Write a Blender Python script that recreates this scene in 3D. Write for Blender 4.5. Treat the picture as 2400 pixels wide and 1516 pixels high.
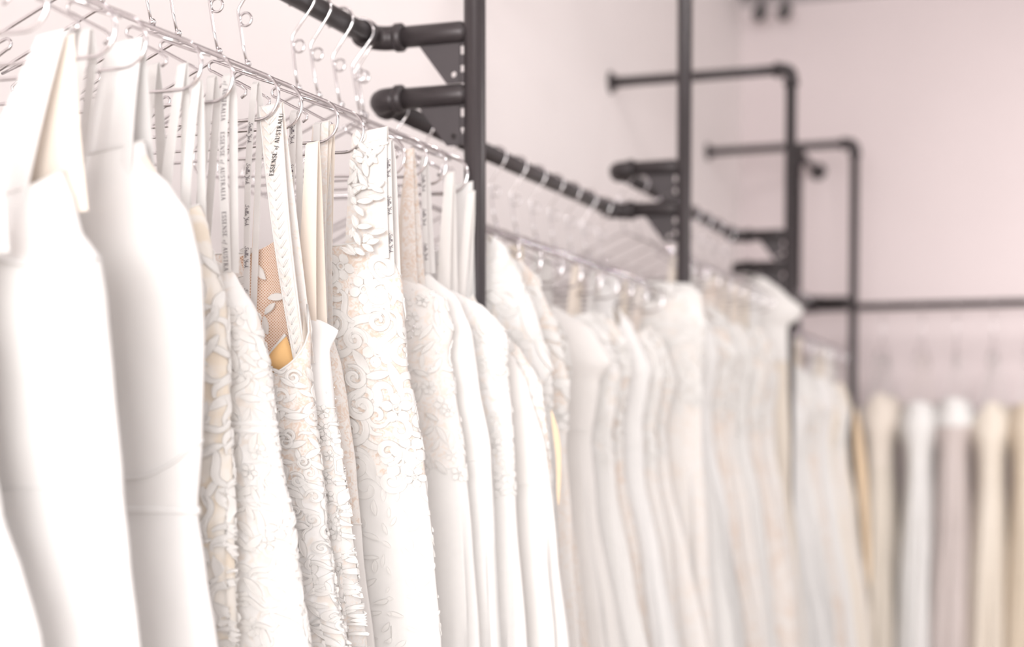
import bpy, math, random
from math import sin, cos, pi, sqrt
from mathutils import Vector, Matrix, geometry, noise

for o in list(bpy.data.objects):
    bpy.data.objects.remove(o)
SC = bpy.context.scene
COL = SC.collection
R = random.Random(7)

# ------------------------------------------------------------------ camera
HC = 1.27                      # eye height
YAW, PIT = 0.3444, 0.0513      # to the left of the rails, slightly down
FPX, CX, CY = 3908.3, 1200.0, 1234.2
F = Vector((-sin(YAW) * cos(PIT), cos(YAW) * cos(PIT), -sin(PIT)))
RT = Vector((cos(YAW), sin(YAW), 0))
UP = RT.cross(F)
cam_d = bpy.data.cameras.new('camera')
cam = bpy.data.objects.new('camera', cam_d)
COL.objects.link(cam)
m = Matrix((RT, UP, -F)).transposed().to_4x4()
m.translation = (0, 0, HC)
cam.matrix_world = m
cam_d.sensor_width = 36.0
cam_d.lens = FPX / 2400 * 36
cam_d.shift_y = (CY - 758) / 2400
cam_d.clip_start = 0.05
cam_d.dof.use_dof = True
cam_d.dof.focus_distance = 2.74
cam_d.dof.aperture_fstop = 1.8
SC.camera = cam


def at(px, py, Y):
    """point of the vertical plane Y seen at a pixel of the 2400x1516 frame"""
    d = F + RT * ((px - CX) / FPX) + UP * ((CY - py) / FPX)
    t = Y / d.y
    return Vector((d.x * t, Y, HC + d.z * t))


def pix(P):
    v = Vector(P) - Vector((0, 0, HC))
    d = v.dot(F)
    return CX + FPX * v.dot(RT) / d, CY - FPX * v.dot(UP) / d


# ------------------------------------------------------------------ light
W = bpy.data.worlds.new('shop_light')
SC.world = W
W.use_nodes = True
W.node_tree.nodes['Background'].inputs[0].default_value = (1.0, 0.975, 0.965, 1)
W.node_tree.nodes['Background'].inputs[1].default_value = 1.12
SC.view_settings.view_transform = 'Standard'
SC.view_settings.look = 'None'
SC.view_settings.exposure = 0.14
SC.view_settings.gamma = 1
SC.view_settings.use_curve_mapping = False


YMIN0 = -6.0


def area(name, loc, target, size, power, col=(1, .97, .95), shape='DISK', sy=None, spread=180):
    l = bpy.data.lights.new(name, 'AREA')
    l.shape = shape
    l.size = size
    if sy:
        l.size_y = sy
    l.energy = power
    l.spread = math.radians(spread)
    l.color = col
    o = bpy.data.objects.new(name, l)
    COL.objects.link(o)
    o.location = loc
    o.rotation_euler = (Vector(target) - Vector(loc)).to_track_quat('-Z', 'Y').to_euler()
    return o


area('ceiling_panel', (0.9, 1.4, 3.5), (-1.9, 1.9, 2.0), 1.6, 17, shape='RECTANGLE', sy=.22)
area('ceiling_panel', (0.9, 4.8, 3.5), (-1.9, 4.8, 2.0), 1.6, 24, shape='RECTANGLE', sy=.22)
area('ceiling_panel', (1.6, 6.2, 3.45), (1.0, 9.4, 0.7), 1.6, 40, shape='RECTANGLE', sy=.9, spread=105)
area('frontal_fill', (.6, YMIN0, 1.75), (-.6, 6.0, 1.2), 4.8, 840, (1, .985, .97), 'RECTANGLE', 2.6)  # frontal fill added behind the camera to brighten the gowns
for k, yy in enumerate((.6, 1.7, 2.8, 3.9, 5.0, 6.1, 7.2)):
    area('track_spot', (-1.16, yy, 3.6), (-1.14, yy, 0), .045, 1.3, spread=110)

# ------------------------------------------------------------------ materials
def mat(name, build):
    mm = bpy.data.materials.new(name)
    mm.use_nodes = True
    nt = mm.node_tree
    b = nt.nodes['Principled BSDF']
    build(nt, b)
    return mm


def ND(nt, t, **kw):
    n = nt.nodes.new(t)
    for k, v in kw.items():
        if k in n.inputs:
            n.inputs[k].default_value = v
        else:
            setattr(n, k, v)
    return n


def noise_node(nt, scale, detail=3, rough=.5, vec=None):
    n = ND(nt, 'ShaderNodeTexNoise', Scale=scale, Detail=detail, Roughness=rough)
    if vec is None:
        tc = ND(nt, 'ShaderNodeTexCoord')
        vec = tc.outputs['Object']
    nt.links.new(vec, n.inputs['Vector'])
    return n


def ramp(nt, fac, stops):
    r = ND(nt, 'ShaderNodeValToRGB')
    e = r.color_ramp.elements
    while len(e) < len(stops):
        e.new(.5)
    for el, (p, c) in zip(e, stops):
        el.position = p
        el.color = (*c, 1)
    nt.links.new(fac, r.inputs[0])
    return r


def bump(nt, b, h, strength, dist):
    n = ND(nt, 'ShaderNodeBump', Strength=strength, Distance=dist)
    nt.links.new(h, n.inputs['Height'])
    nt.links.new(n.outputs[0], b.inputs['Normal'])
    return n


def translucent(nt, b, col, fac):
    t = ND(nt, 'ShaderNodeBsdfTranslucent')
    t.inputs[0].default_value = (*col, 1)
    mx = ND(nt, 'ShaderNodeMixShader')
    mx.inputs[0].default_value = fac
    nt.links.new(b.outputs[0], mx.inputs[1])
    nt.links.new(t.outputs[0], mx.inputs[2])
    nt.links.new(mx.outputs[0], nt.nodes['Material Output'].inputs[0])


def m_wall(col, name):
    def f(nt, b):
        n = noise_node(nt, 1.3, 4)
        c2 = tuple(c * .96 for c in col)
        r = ramp(nt, n.outputs[0], [(.3, c2), (.7, col)])
        nt.links.new(r.outputs[0], b.inputs['Base Color'])
        b.inputs['Roughness'].default_value = .8
        n2 = noise_node(nt, 180, 2)
        bump(nt, b, n2.outputs[0], .15, .002)
    return mat(name, f)


def m_satin(col, name, rough=.5, sc=14):
    col = tuple(c * .97 for c in col)

    def f(nt, b):
        n = noise_node(nt, sc, 3)
        r = ramp(nt, n.outputs[0], [(.3, tuple(c * .97 for c in col)), (.7, col)])
        nt.links.new(r.outputs[0], b.inputs['Base Color'])
        b.inputs['Roughness'].default_value = rough
        b.inputs['Sheen Weight'].default_value = .25
        n2 = noise_node(nt, 9, 2)
        bump(nt, b, n2.outputs[0], .35, .012)
        translucent(nt, b, col, .2)
    return mat(name, f)


def m_lace(col, base, name, sc=55, depth=.004, lo=.2, hi=.36, bs=.5):
    """appliqued lace: raised cream threads over a darker net"""
    col = tuple(c * .97 for c in col)

    def f(nt, b):
        tc = ND(nt, 'ShaderNodeTexCoord')
        nz = noise_node(nt, sc * .35, 2, .5, tc.outputs['Object'])
        mp = ND(nt, 'ShaderNodeMixRGB', blend_type='ADD')
        mp.inputs[0].default_value = .09
        nt.links.new(tc.outputs['Object'], mp.inputs[1])
        nt.links.new(nz.outputs['Color'], mp.inputs[2])
        v = ND(nt, 'ShaderNodeTexVoronoi', Scale=sc, feature='SMOOTH_F1')
        nt.links.new(mp.outputs[0], v.inputs['Vector'])
        v2 = noise_node(nt, sc * .8, 2, .5, mp.outputs[0])
        mul = ND(nt, 'ShaderNodeMath', operation='MULTIPLY')
        nt.links.new(v.outputs['Distance'], mul.inputs[0])
        nt.links.new(v2.outputs[0], mul.inputs[1])
        big = noise_node(nt, 13, 2, .5, tc.outputs['Object'])
        pm = ND(nt, 'ShaderNodeMath', operation='MULTIPLY_ADD')
        pm.inputs[1].default_value = .5
        pm.inputs[2].default_value = -.25
        nt.links.new(big.outputs[0], pm.inputs[0])
        sm = ND(nt, 'ShaderNodeMath', operation='ADD')
        nt.links.new(mul.outputs[0], sm.inputs[0])
        nt.links.new(pm.outputs[0], sm.inputs[1])
        r = ramp(nt, sm.outputs[0], [(.05, col), (lo, col), (hi, base)])
        nt.links.new(r.outputs[0], b.inputs['Base Color'])
        b.inputs['Roughness'].default_value = .75
        b.inputs['Sheen Weight'].default_value = .2
        inv = ND(nt, 'ShaderNodeMath', operation='SUBTRACT')
        inv.inputs[0].default_value = 1
        nt.links.new(mul.outputs[0], inv.inputs[1])
        bump(nt, b, inv.outputs[0], bs, depth)
        translucent(nt, b, col, .18)
    return mat(name, f)


def m_plain(col, name, rough=.5, metal=0., trans=0., bmp=0, bsc=200):
    def f(nt, b):
        n = noise_node(nt, 40, 3)
        r = ramp(nt, n.outputs[0], [(.3, tuple(c * .93 for c in col)), (.7, col)])
        nt.links.new(r.outputs[0], b.inputs['Base Color'])
        b.inputs['Roughness'].default_value = rough
        b.inputs['Metallic'].default_value = metal
        if bmp:
            n2 = noise_node(nt, bsc, 2)
            bump(nt, b, n2.outputs[0], .4, bmp)
        if trans:
            translucent(nt, b, col, trans)
    return mat(name, f)


def m_net(col, hole, name):
    """open diamond net: strands over holes one can see through"""
    def f(nt, b):
        tc = ND(nt, 'ShaderNodeTexCoord')
        mp = ND(nt, 'ShaderNodeMapping')
        mp.inputs['Rotation'].default_value = (0, pi / 4, 0)
        nt.links.new(tc.outputs['Object'], mp.inputs[0])
        sep = ND(nt, 'ShaderNodeSeparateXYZ')
        nt.links.new(mp.outputs[0], sep.inputs[0])
        ms = []
        for k in ('X', 'Z'):
            a = ND(nt, 'ShaderNodeMath', operation='MULTIPLY')
            a.inputs[1].default_value = 2 * pi / .0033
            nt.links.new(sep.outputs[k], a.inputs[0])
            s = ND(nt, 'ShaderNodeMath', operation='SINE')
            nt.links.new(a.outputs[0], s.inputs[0])
            ms.append(s)
        mx = ND(nt, 'ShaderNodeMath', operation='MAXIMUM')
        nt.links.new(ms[0].outputs[0], mx.inputs[0])
        nt.links.new(ms[1].outputs[0], mx.inputs[1])
        r = ramp(nt, mx.outputs[0], [(.35, hole), (.75, col)])
        nt.links.new(r.outputs[0], b.inputs['Base Color'])
        b.inputs['Roughness'].default_value = .8
    return mat(name, f)


WHITE = (.86, .848, .84)
M = {}
M['wall'] = m_wall((.86, .80, .795), 'pink_white_paint')
M['wall_end'] = m_wall((.70, .615, .62), 'pink_paint_dimmed')  # darker copy of the wall paint; the weaker light is put into its colour
M['ceiling'] = m_wall((.40, .365, .37), 'ceiling_grey')
M['floor'] = m_wall((.62, .56, .52), 'floor_vinyl')
M['iron'] = m_plain((.044, .036, .038), 'black_iron', .42, .3, 0, .0006, 420)
M['plate'] = m_plain((.052, .043, .046), 'black_plate', .55, .2)
M['chrome'] = m_plain((.68, .655, .665), 'chrome', .12, 1.)
M['satin'] = m_satin(WHITE, 'white_satin')
M['ivory'] = m_satin((.838, .812, .792), 'ivory_satin')
M['cream'] = m_satin((.82, .745, .655), 'cream_crepe', .7)
M['nude'] = m_satin((.85, .77, .69), 'nude_lining', .7)
M['mauve'] = m_satin((.68, .60, .58), 'mauve_satin', .45)
M['champagne'] = m_satin((.74, .635, .51), 'champagne_satin', .5)
M['tan'] = m_plain((.80, .50, .22), 'tan_cup', .8, 0, .1, .0008, 900)
M['tulle'] = m_satin((.845, .83, .815), 'white_tulle', .85, 60)
M['lace'] = m_lace(WHITE, (.80, .74, .69), 'white_lace', 60, .0035)
M['lace_nude'] = m_lace((.84, .805, .775), (.73, .60, .51), 'white_lace_on_nude', 120, .002, .16, .34)
M['lace_fine'] = m_lace((.84, .815, .795), (.80, .72, .66), 'fine_lace', 110, .0015, bs=.3)
M['lace_cream'] = m_lace((.85, .81, .76), (.80, .71, .60), 'cream_ruffle_lace', 45, .006, .14, .32)
M['applique'] = m_plain((.80, .783, .765), 'applique_thread', .8, 0, .15, .0006, 900)
M['ribbon'] = m_plain((.83, .815, .805), 'satin_ribbon', .45, 0, .42)
M['apricot'] = m_satin((.86, .68, .48), 'apricot_lining', .7)
M['net'] = m_net((.80, .68, .60), (.55, .32, .20), 'nude_net')
M['ink'] = m_plain((.075, .055, .075), 'grey_ink', .7)
M['ink_black'] = m_plain((.02, .018, .018), 'black_ink', .7)
M['bead'] = m_plain((.92, .91, .92), 'silver_bead', .12, .6)
M['lamp'] = m_plain((.10, .09, .09), 'lamp_black', .5, .2)


# ------------------------------------------------------------------ helpers
class MB:
    def __init__(s):
        s.v, s.f = [], []

    def add(s, vs, fs):
        k = len(s.v)
        s.v += [tuple(p) for p in vs]
        s.f += [tuple(i + k for i in q) for q in fs]

    def build(s, name, material, parent=None, smooth=True, off=(0, 0, 0), kind=None, label=None, crease=None):
        me = bpy.data.meshes.new(name)
        ox, oy, oz = off
        me.from_pydata([(a - ox, b - oy, c - oz) for a, b, c in s.v], [], s.f)
        me.update()
        if smooth:
            me.polygons.foreach_set('use_smooth', [True] * len(me.polygons))
        if crease:
            me.set_sharp_from_angle(angle=math.radians(crease))
        me.materials.append(M[material])
        o = bpy.data.objects.new(name, me)
        COL.objects.link(o)
        if parent:
            o.parent = parent
        if kind:
            o['kind'] = kind
        if label:
            o['label'] = label
        return o

    def tube(s, pts, r, n=10, closed=False, cap=True):
        pts = [Vector(p) for p in pts]
        N = len(pts)
        rr = r if isinstance(r, (list, tuple)) else [r] * N
        ring = []
        prev = None
        for i, p in enumerate(pts):
            if closed:
                t = pts[(i + 1) % N] - pts[i - 1]
            else:
                t = pts[min(i + 1, N - 1)] - pts[max(i - 1, 0)]
            t.normalize()
            if prev is None:
                a = Vector((0, 0, 1)) if abs(t.z) < .9 else Vector((1, 0, 0))
                u = t.cross(a).normalized()
            else:
                u = (prev - t * prev.dot(t)).normalized()
            prev = u
            w = t.cross(u)
            ring.append([p + (u * cos(2 * pi * k / n) + w * sin(2 * pi * k / n)) * rr[i] for k in range(n)])
        vs = [q for g in ring for q in g]
        fs = []
        for i in range(N if closed else N - 1):
            j = (i + 1) % N
            for k in range(n):
                l = (k + 1) % n
                fs.append((i * n + k, i * n + l, j * n + l, j * n + k))
        if cap and not closed:
            fs.append(tuple(range(n))[::-1])
            fs.append(tuple((N - 1) * n + k for k in range(n)))
        s.add(vs, fs)

    def sphere(s, c, r, n=10, sq=(1, 1, 1)):
        vs, fs = [], []
        c = Vector(c)
        h = n // 2
        for i in range(h + 1):
            ph = pi * i / h
            for k in range(n):
                a = 2 * pi * k / n
                vs.append(c + Vector((sq[0] * r * sin(ph) * cos(a), sq[1] * r * sin(ph) * sin(a), sq[2] * r * cos(ph))))
        for i in range(h):
            for k in range(n):
                l = (k + 1) % n
                fs.append((i * n + k, (i + 1) * n + k, (i + 1) * n + l, i * n + l))
        s.add(vs, fs)

    def box(s, a, b):
        x0, y0, z0 = a
        x1, y1, z1 = b
        vs = [(x, y, z) for x in (x0, x1) for y in (y0, y1) for z in (z0, z1)]
        s.add(vs, [(0, 1, 3, 2), (4, 6, 7, 5), (0, 4, 5, 1), (2, 3, 7, 6), (0, 2, 6, 4), (1, 5, 7, 3)])

    def grid(s, rows, closed=False):
        n = len(rows[0])
        vs = [p for r in rows for p in r]
        fs = []
        for i in range(len(rows) - 1):
            for k in range(n if closed else n - 1):
                l = (k + 1) % n
                fs.append((i * n + k, i * n + l, (i + 1) * n + l, (i + 1) * n + k))
        s.add(vs, fs)

    def band(s, pts, widths, wdir, th=.0008):
        """flat cloth band: pts centre line, wdir across it"""
        rows = []
        for i, p in enumerate(pts):
            p = Vector(p)
            w = widths[i] if isinstance(widths, (list, tuple)) else widths
            d = (wdir[i] if isinstance(wdir, list) else Vector(wdir)).normalized()
            t = Vector(pts[min(i + 1, len(pts) - 1)]) - Vector(pts[max(i - 1, 0)])
            nrm = t.cross(d).normalized() * th
            rows.append([p - d * w / 2 + nrm, p + nrm * 1.05, p + d * w / 2 + nrm, p + d * w / 2 - nrm, p - nrm * 1.05, p - d * w / 2 - nrm])
        s.grid(rows, True)
        k = len(s.v)
        n = len(rows) * 6
        s.f.append(tuple(range(k - n, k - n + 6))[::-1])
        s.f.append(tuple(range(k - 6, k)))


def empty(name, label, cat, loc, group=None, rz=0):
    o = bpy.data.objects.new(name, None)
    o.empty_display_size = .05
    COL.objects.link(o)
    o.location = loc
    o.rotation_euler = (0, 0, rz)
    o['label'] = label
    o['category'] = cat
    if group:
        o['group'] = group
    return o


def lerp_tab(tab, z):
    """tab: (z, value) with falling z; smooth interpolation"""
    if z >= tab[0][0]:
        return tab[0][1]
    for (z0, a), (z1, b) in zip(tab, tab[1:]):
        if z >= z1:
            t = (z0 - z) / max(1e-6, z0 - z1)
            t = t * t * (3 - 2 * t) * .35 + t * .65
            return a + (b - a) * t
    return tab[-1][1]


# ------------------------------------------------------------------ setting
XR, XP, XW = -1.4601, -1.2386, -1.997
YP = [1.4475, 3.2275, 5.0075, 6.7875, 8.5675]
ZU, ZL, ZT = HC + .8371, HC + .7107, HC + 1.4973
X5, Y5, YE = -1.5612, 8.7644, 9.4006
YE5 = Y5 + .2215
XMAX, YMIN, ZC = 4.2, -6.1, 3.74


def struct(name, a, b, material):
    mb = MB()
    mb.box(a, b)
    o = mb.build(name, material, smooth=False)
    o['kind'] = 'structure'
    return o


struct('floor', (XW - .1, YMIN, -.1), (XMAX, YE + .1, 0), 'floor')
struct('ceiling', (XW - .1, YMIN, ZC), (XMAX, YE + .1, ZC + .1), 'ceiling')
struct('wall_left', (XW - .1, YMIN, 0), (XW, YE + .1, ZC), 'wall')
struct('wall_end', (XW, YE, 0), (XMAX, YE + .1, ZC), 'wall_end')
struct('trim_1', (XW, YE - .03, ZC - .035), (XMAX, YE, ZC), 'ceiling')
struct('baseboard_left', (XW, YMIN, 0), (XW + .015, YE, .1), 'wall')
struct('baseboard_end', (XW + .015, YE - .015, 0), (XMAX, YE, .1), 'wall_end')

# ------------------------------------------------------------------ pipe stands
PR, RR = .0225, .0205


def arc(c, a0, a1, r, e1, e2, n=8):
    c, e1, e2 = Vector(c), Vector(e1), Vector(e2)
    return [c + (e1 * cos(a0 + (a1 - a0) * k / n) + e2 * sin(a0 + (a1 - a0) * k / n)) * r for k in range(n + 1)]


def elbow(parent, corner, d1, d2, r, off):
    """threaded elbow joining pipes that leave the corner along d1 and d2"""
    c, d1, d2 = Vector(corner), Vector(d1), Vector(d2)
    b = r * 1.75
    mb = MB()
    pts = arc(c + (d1 + d2) * b, 0, pi / 2, b, -d2, -d1)
    pts = [c + d1 * (b + .012)] + pts + [c + d2 * (b + .012)]
    mb.tube(pts, r * 1.22, 16)
    for d in (d1, d2):
        mb.tube([c + d * (b + .008), c + d * (b + .011), c + d * (b + .025), c + d * (b + .028)], [r * 1.25, r * 1.42, r * 1.42, r * 1.25], 18)
    return mb.build('elbow', 'iron', parent, off=off)


def flange(parent, c, d, off, r=.046):
    c, d = Vector(c), Vector(d)
    mb = MB()
    mb.tube([c, c + d * .006, c + d * .008, c + d * .009, c + d * .028, c + d * .03], [r, r, r * .97, r * .62, r * .58, r * .5], 20)
    o = mb.build('flange', 'iron', parent, off=off)
    mb = MB()
    e1 = d.cross(Vector((0, 0, 1)) if abs(d.z) < .5 else Vector((1, 0, 0))).normalized()
    e2 = d.cross(e1)
    for k in range(4):
        a = pi / 4 + k * pi / 2
        p = c + d * .009 + (e1 * cos(a) + e2 * sin(a)) * r * .8
        mb.tube([p - d * .001, p + d * .003], .005, 6)
    mb.build('screw', 'iron', o, off=off)
    return o


def plate(parent, post, d, z, off, r=PR):
    """thin gusset under an arm: tabs to the post with open slots, a bolt hole"""
    d = Vector(d)
    s = r + .009
    h = .084
    out = [(s, 0), (.128, 0), (.122, -.004), (.062, -h), (s, -h)]
    hole = [(.046 + .0065 * cos(2 * pi * k / 12), -.066 + .0065 * sin(2 * pi * k / 12)) for k in range(12)]
    v = d.cross(Vector((0, 0, 1)))
    mb = MB()
    P = Vector((post[0], post[1], z - RR + .002))
    allp = out + hole
    tris = geometry.tessellate_polygon([[Vector((a, b, 0)) for a, b in out], [Vector((a, b, 0)) for a, b in hole]])
    n = len(allp)
    vs = [P + d * a + Vector((0, 0, b)) + v * t for t in (-.0025, .0025) for a, b in allp]
    fs = [tuple(t) for t in tris] + [tuple(i + n for i in t)[::-1] for t in tris]
    for k in range(len(out)):
        l = (k + 1) % len(out)
        fs.append((k, l, l + n, k + n))
    for k in range(len(hole)):
        a, b = len(out) + k, len(out) + (k + 1) % len(hole)
        fs.append((a, b, b + n, a + n))
    mb.add(vs, fs)
    for z0, z1 in ((-.002, -.009), (-.027, -.048), (-.063, -h)):
        q = [(s + .001, z0), (r - .003, z0), (r - .003, z1), (s + .001, z1)]
        vs = [P + d * a + Vector((0, 0, b)) + v * t for t in (-.0025, .0025) for a, b in q]
        mb.add(vs, [(0, 1, 2, 3), (7, 6, 5, 4), (0, 4, 5, 1), (1, 5, 6, 2), (2, 6, 7, 3), (3, 7, 4, 0)])
    return mb.build('gusset_plate', 'plate', parent, smooth=False, off=off)


def stand(label, post, dw, wall_len, arms, along, plates=True):
    """post, arm back to the wall at the top, short arms that carry rails"""
    off = (post[0], post[1], 0)
    root = empty('pipe_stand', label, 'clothes rack', off, 'black pipe stands along the walls')
    d = Vector(dw)
    top = Vector((post[0], post[1], ZT))
    mb = MB()
    mb.tube([(post[0], post[1], .03), (post[0], post[1], ZT - .04)], PR, 20)
    mb.build('post', 'iron', root, off=off)
    elbow(root, top, d, (0, 0, -1), PR, off)
    mb = MB()
    mb.tube([top + d * .04, top + d * (wall_len - .01)], RR, 16)
    mb.build('wall_arm', 'iron', root, off=off)
    flange(root, top + d * wall_len, -d, off)
    flange(root, (post[0], post[1], 0), (0, 0, 1), off, .052)
    L = .2215
    for z, ea in arms:
        c = Vector((post[0], post[1], z))
        mb = MB()
        mb.tube([c + d * (PR - .008), c + d * (PR + .003), c + d * (PR + .008), c + d * (L - .035)], [RR * .8, RR, RR * 1.08, RR * 1.08], 18)
        mb.build('rail_arm', 'iron', root, off=off)
        elbow(root, c + d * L, -d, ea, RR, off)
        if plates:
            plate(root, post, d, z, off)
    return root


def rail(label, a, b):
    a, b = Vector(a), Vector(b)
    off = tuple((a + b) / 2)
    t = (b - a).normalized()
    mb = MB()
    mb.tube([a + t * .04, b - t * .04], RR, 20)
    o = mb.build('hanging_rail', 'iron', off=off)
    o.location = off
    o['label'] = label
    o['category'] = 'clothes rail'
    o['group'] = 'black pipe hanging rails'
    return o


FW, BK = (0, 1, 0), (0, -1, 0)
stand('nearest black pipe stand in view, a two-armed post beside the crisp lace gowns', (XP, YP[1]), (-1, 0, 0), XP - XW, [(ZU, BK), (ZL, FW)], 1)
stand('second black pipe stand, its two stacked arms blurred above the middle gowns', (XP, YP[2]), (-1, 0, 0), XP - XW, [(ZU, FW), (ZL, BK)], 1)
stand('third black pipe stand, topped by an elbow, above the cream cape-shouldered gown', (XP, YP[3]), (-1, 0, 0), XP - XW, [(ZU, BK), (ZL, FW)], 1)
stand('fourth and thinnest-looking black pipe stand, right of all the other posts', (XP, YP[4]), (-1, 0, 0), XP - XW, [(ZL, BK)], 1, False)
stand('black pipe stand of the end wall, its round flange facing the viewer', (X5, Y5), (0, 1, 0), YE - Y5, [(ZL, (1, 0, 0))], 1, False)
rail('near black rail running off the top of the photo, ringed by chrome hooks', (XR, .1, ZU), (XR, YP[1], ZU))
rail('low black rail between the two nearest black posts', (XR, YP[1], ZL), (XR, YP[2], ZL))
rail('short-looking black rail between the second and third posts', (XR, YP[2], ZU), (XR, YP[3], ZU))
rail('farthest black rail along the left wall, behind the cream cape-shouldered gown', (XR, YP[3], ZL), (XR, YP[4], ZL))
rail('black rail running off the right edge in front of the end wall', (X5, YE5, ZL), (2.2, YE5, ZL))

# ------------------------------------------------------------------ hangers
HW = .2255           # half width
ZS0, ZS1, ZB = -.166, -.262, -.333     # collar, shoulder end, lower bar below the rail axis


def hanger_proto():
    parts = []
    mb = MB()      # hook round the rail, bent down to the stem
    r = .0255
    pts = arc((0, 0, 0), pi * 1.06, -.28, r, (1, 0, 0), (0, 0, 1), 18)
    pts = [(-.027, 0, -.012)] + pts
    a = pts[-1]
    pts += [(.015, 0, -.024), (-.004, 0, -.048), (-.017, 0, -.066), (-.0185, 0, -.071), (-.0185, 0, -.078), (-.010, 0, -.13), (-.003, 0, ZS0 + .004)]
    pts[-7] = (.0195, 0, -.0165)
    mb.tube(pts, .0027, 8)
    parts.append((mb.build('hook', 'chrome'), 'hook'))
    mb = MB()
    mb.tube(arc((-.0045, .0015, -.087), 0, 2 * pi * .97, .0115, (1, 0, 0), (0, 0, 1), 20), .0023, 6, True)
    parts.append((mb.build('swivel_ring', 'chrome'), 'swivel_ring'))
    mb = MB()
    mb.sphere((0, 0, ZS0), .0062, 10)
    mb.tube([(0, 0, ZS0 - .012), (0, 0, ZS0 - .004)], .0045, 10)
    parts.append((mb.build('collar', 'chrome'), 'collar'))
    mb = MB()
    pts = []
    rc = (ZS1 - ZB) / 2
    for s in (1, -1):
        half = [(s * .012, 0, ZS0 - .016)]
        half += [Vector((s * (HW - rc) + s * rc * sin(t), 0, (ZS1 + ZB) / 2 + rc * cos(t))) for t in [.42 + (pi - .42) * k / 11 for k in range(12)]]
        half += [(s * .10, 0, ZB + .001)]
        pts += [[Vector(p) for p in half]]
    loop = pts[0] + [Vector((0, 0, ZB))] + pts[1][::-1]
    mb.tube(loop, .0028, 8, True)
    parts.append((mb.build('frame', 'chrome'), 'frame'))
    for s in (1, -1):
        mb = MB()      # inner strap hook: runs back along the shoulder, turns and curls
        z = lambda x: ZS0 - .016 - (x - .012) * ((ZS0 - .016) - ZS1) / (HW - .057)
        p = [(s * .185, .003, z(.185) + .001), (s * .15, .003, z(.15) - .004), (s * .112, .003, z(.112) - .007)]
        p += [(s * (.108 - .008 * sin(t)), .003, z(.11) - .015 + .008 * cos(t)) for t in [pi * k / 6 for k in range(7)]]
        p += [(s * .135, .003, z(.135) - .026), (s * .158, .003, z(.158) - .027), (s * .166, .003, z(.158) - .033), (s * .166, .003, z(.158) - .040), (s * .158, .003, z(.158) - .045)]
        mb.tube(p, .0024, 6)
        parts.append((mb.build('strap_notch', 'chrome'), 'strap_notch'))
    return parts


PROTO = hanger_proto()
first_hanger = [True]


def hanger(x, y, zr, label, yaw=0., roll=0., rz=0., group='chrome wire hangers'):
    root = empty('dress_hanger', label, 'hanger', (x, y, zr + .0005), group, rz + yaw)
    root.rotation_euler.y = roll
    for src, nm in PROTO:
        if first_hanger[0]:
            o = src
        else:
            o = src.copy()
            COL.objects.link(o)
        o.parent = root
    first_hanger[0] = False
    return root


# ------------------------------------------------------------------ lettering (flat strokes on a ribbon)
GL = {
    'E': (.62, [(.11, [(.14, 0), (.14, 1)]), (.05, [(.02, .98), (.54, .98), (.55, .82)]), (.05, [(.14, .52), (.42, .52)]), (.05, [(.02, .02), (.55, .02), (.58, .2)])]),
    'S': (.58, [(.085, [(.49, .80), (.45, .93), (.3, .99), (.13, .92), (.08, .76), (.15, .62), (.3, .52), (.44, .40), (.5, .24), (.42, .07), (.25, .01), (.1, .08), (.05, .24)])]),
    'N': (.80, [(.05, [(.14, 0), (.14, .98)]), (.11, [(.13, .97), (.64, .03)]), (.05, [(.64, 0), (.64, .98)]), (.045, [(.02, .98), (.16, .98)]), (.045, [(.04, .02), (.24, .02)]), (.045, [(.54, .98), (.74, .98)])]),
    'A': (.74, [(.05, [(.1, .02), (.36, 1)]), (.11, [(.36, 1), (.62, .02)]), (.05, [(.2, .36), (.52, .36)]), (.045, [(.0, .02), (.2, .02)]), (.045, [(.5, .02), (.74, .02)])]),
    'U': (.78, [(.11, [(.15, .98), (.15, .3), (.22, .08), (.38, .01)]), (.05, [(.38, .01), (.55, .08), (.62, .3), (.62, .98)]), (.045, [(.02, .98), (.28, .98)]), (.045, [(.52, .98), (.72, .98)])]),
    'T': (.66, [(.11, [(.32, 0), (.32, .98)]), (.05, [(.04, .8), (.06, .98), (.58, .98), (.6, .8)]), (.045, [(.2, .02), (.44, .02)])]),
    'R': (.72, [(.11, [(.15, 0), (.15, .98)]), (.06, [(.04, .98), (.36, .98), (.5, .88), (.52, .74), (.46, .58), (.34, .52), (.15, .52)]), (.10, [(.34, .5), (.6, .03)]), (.045, [(.04, .02), (.27, .02)]), (.045, [(.54, .02), (.72, .02)])]),
    'L': (.60, [(.11, [(.15, 0), (.15, .98)]), (.05, [(.04, .02), (.52, .02), (.56, .22)]), (.045, [(.04, .98), (.27, .98)])]),
    'I': (.34, [(.11, [(.16, 0), (.16, .98)]), (.045, [(.04, .98), (.28, .98)]), (.045, [(.04, .02), (.28, .02)])]),
    'o': (.36, [(.06, [(.22, .5), (.1, .42), (.06, .22), (.12, .06), (.24, .06), (.32, .22), (.32, .4), (.22, .5), (.4, .55)])]),
    'f': (.42, [(.065, [(.5, .9), (.42, .98), (.34, .88), (.24, .4), (.1, -.22), (.0, -.28)]), (.05, [(.12, .5), (.42, .54)])]),
    ' ': (.34, []),
}
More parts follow.
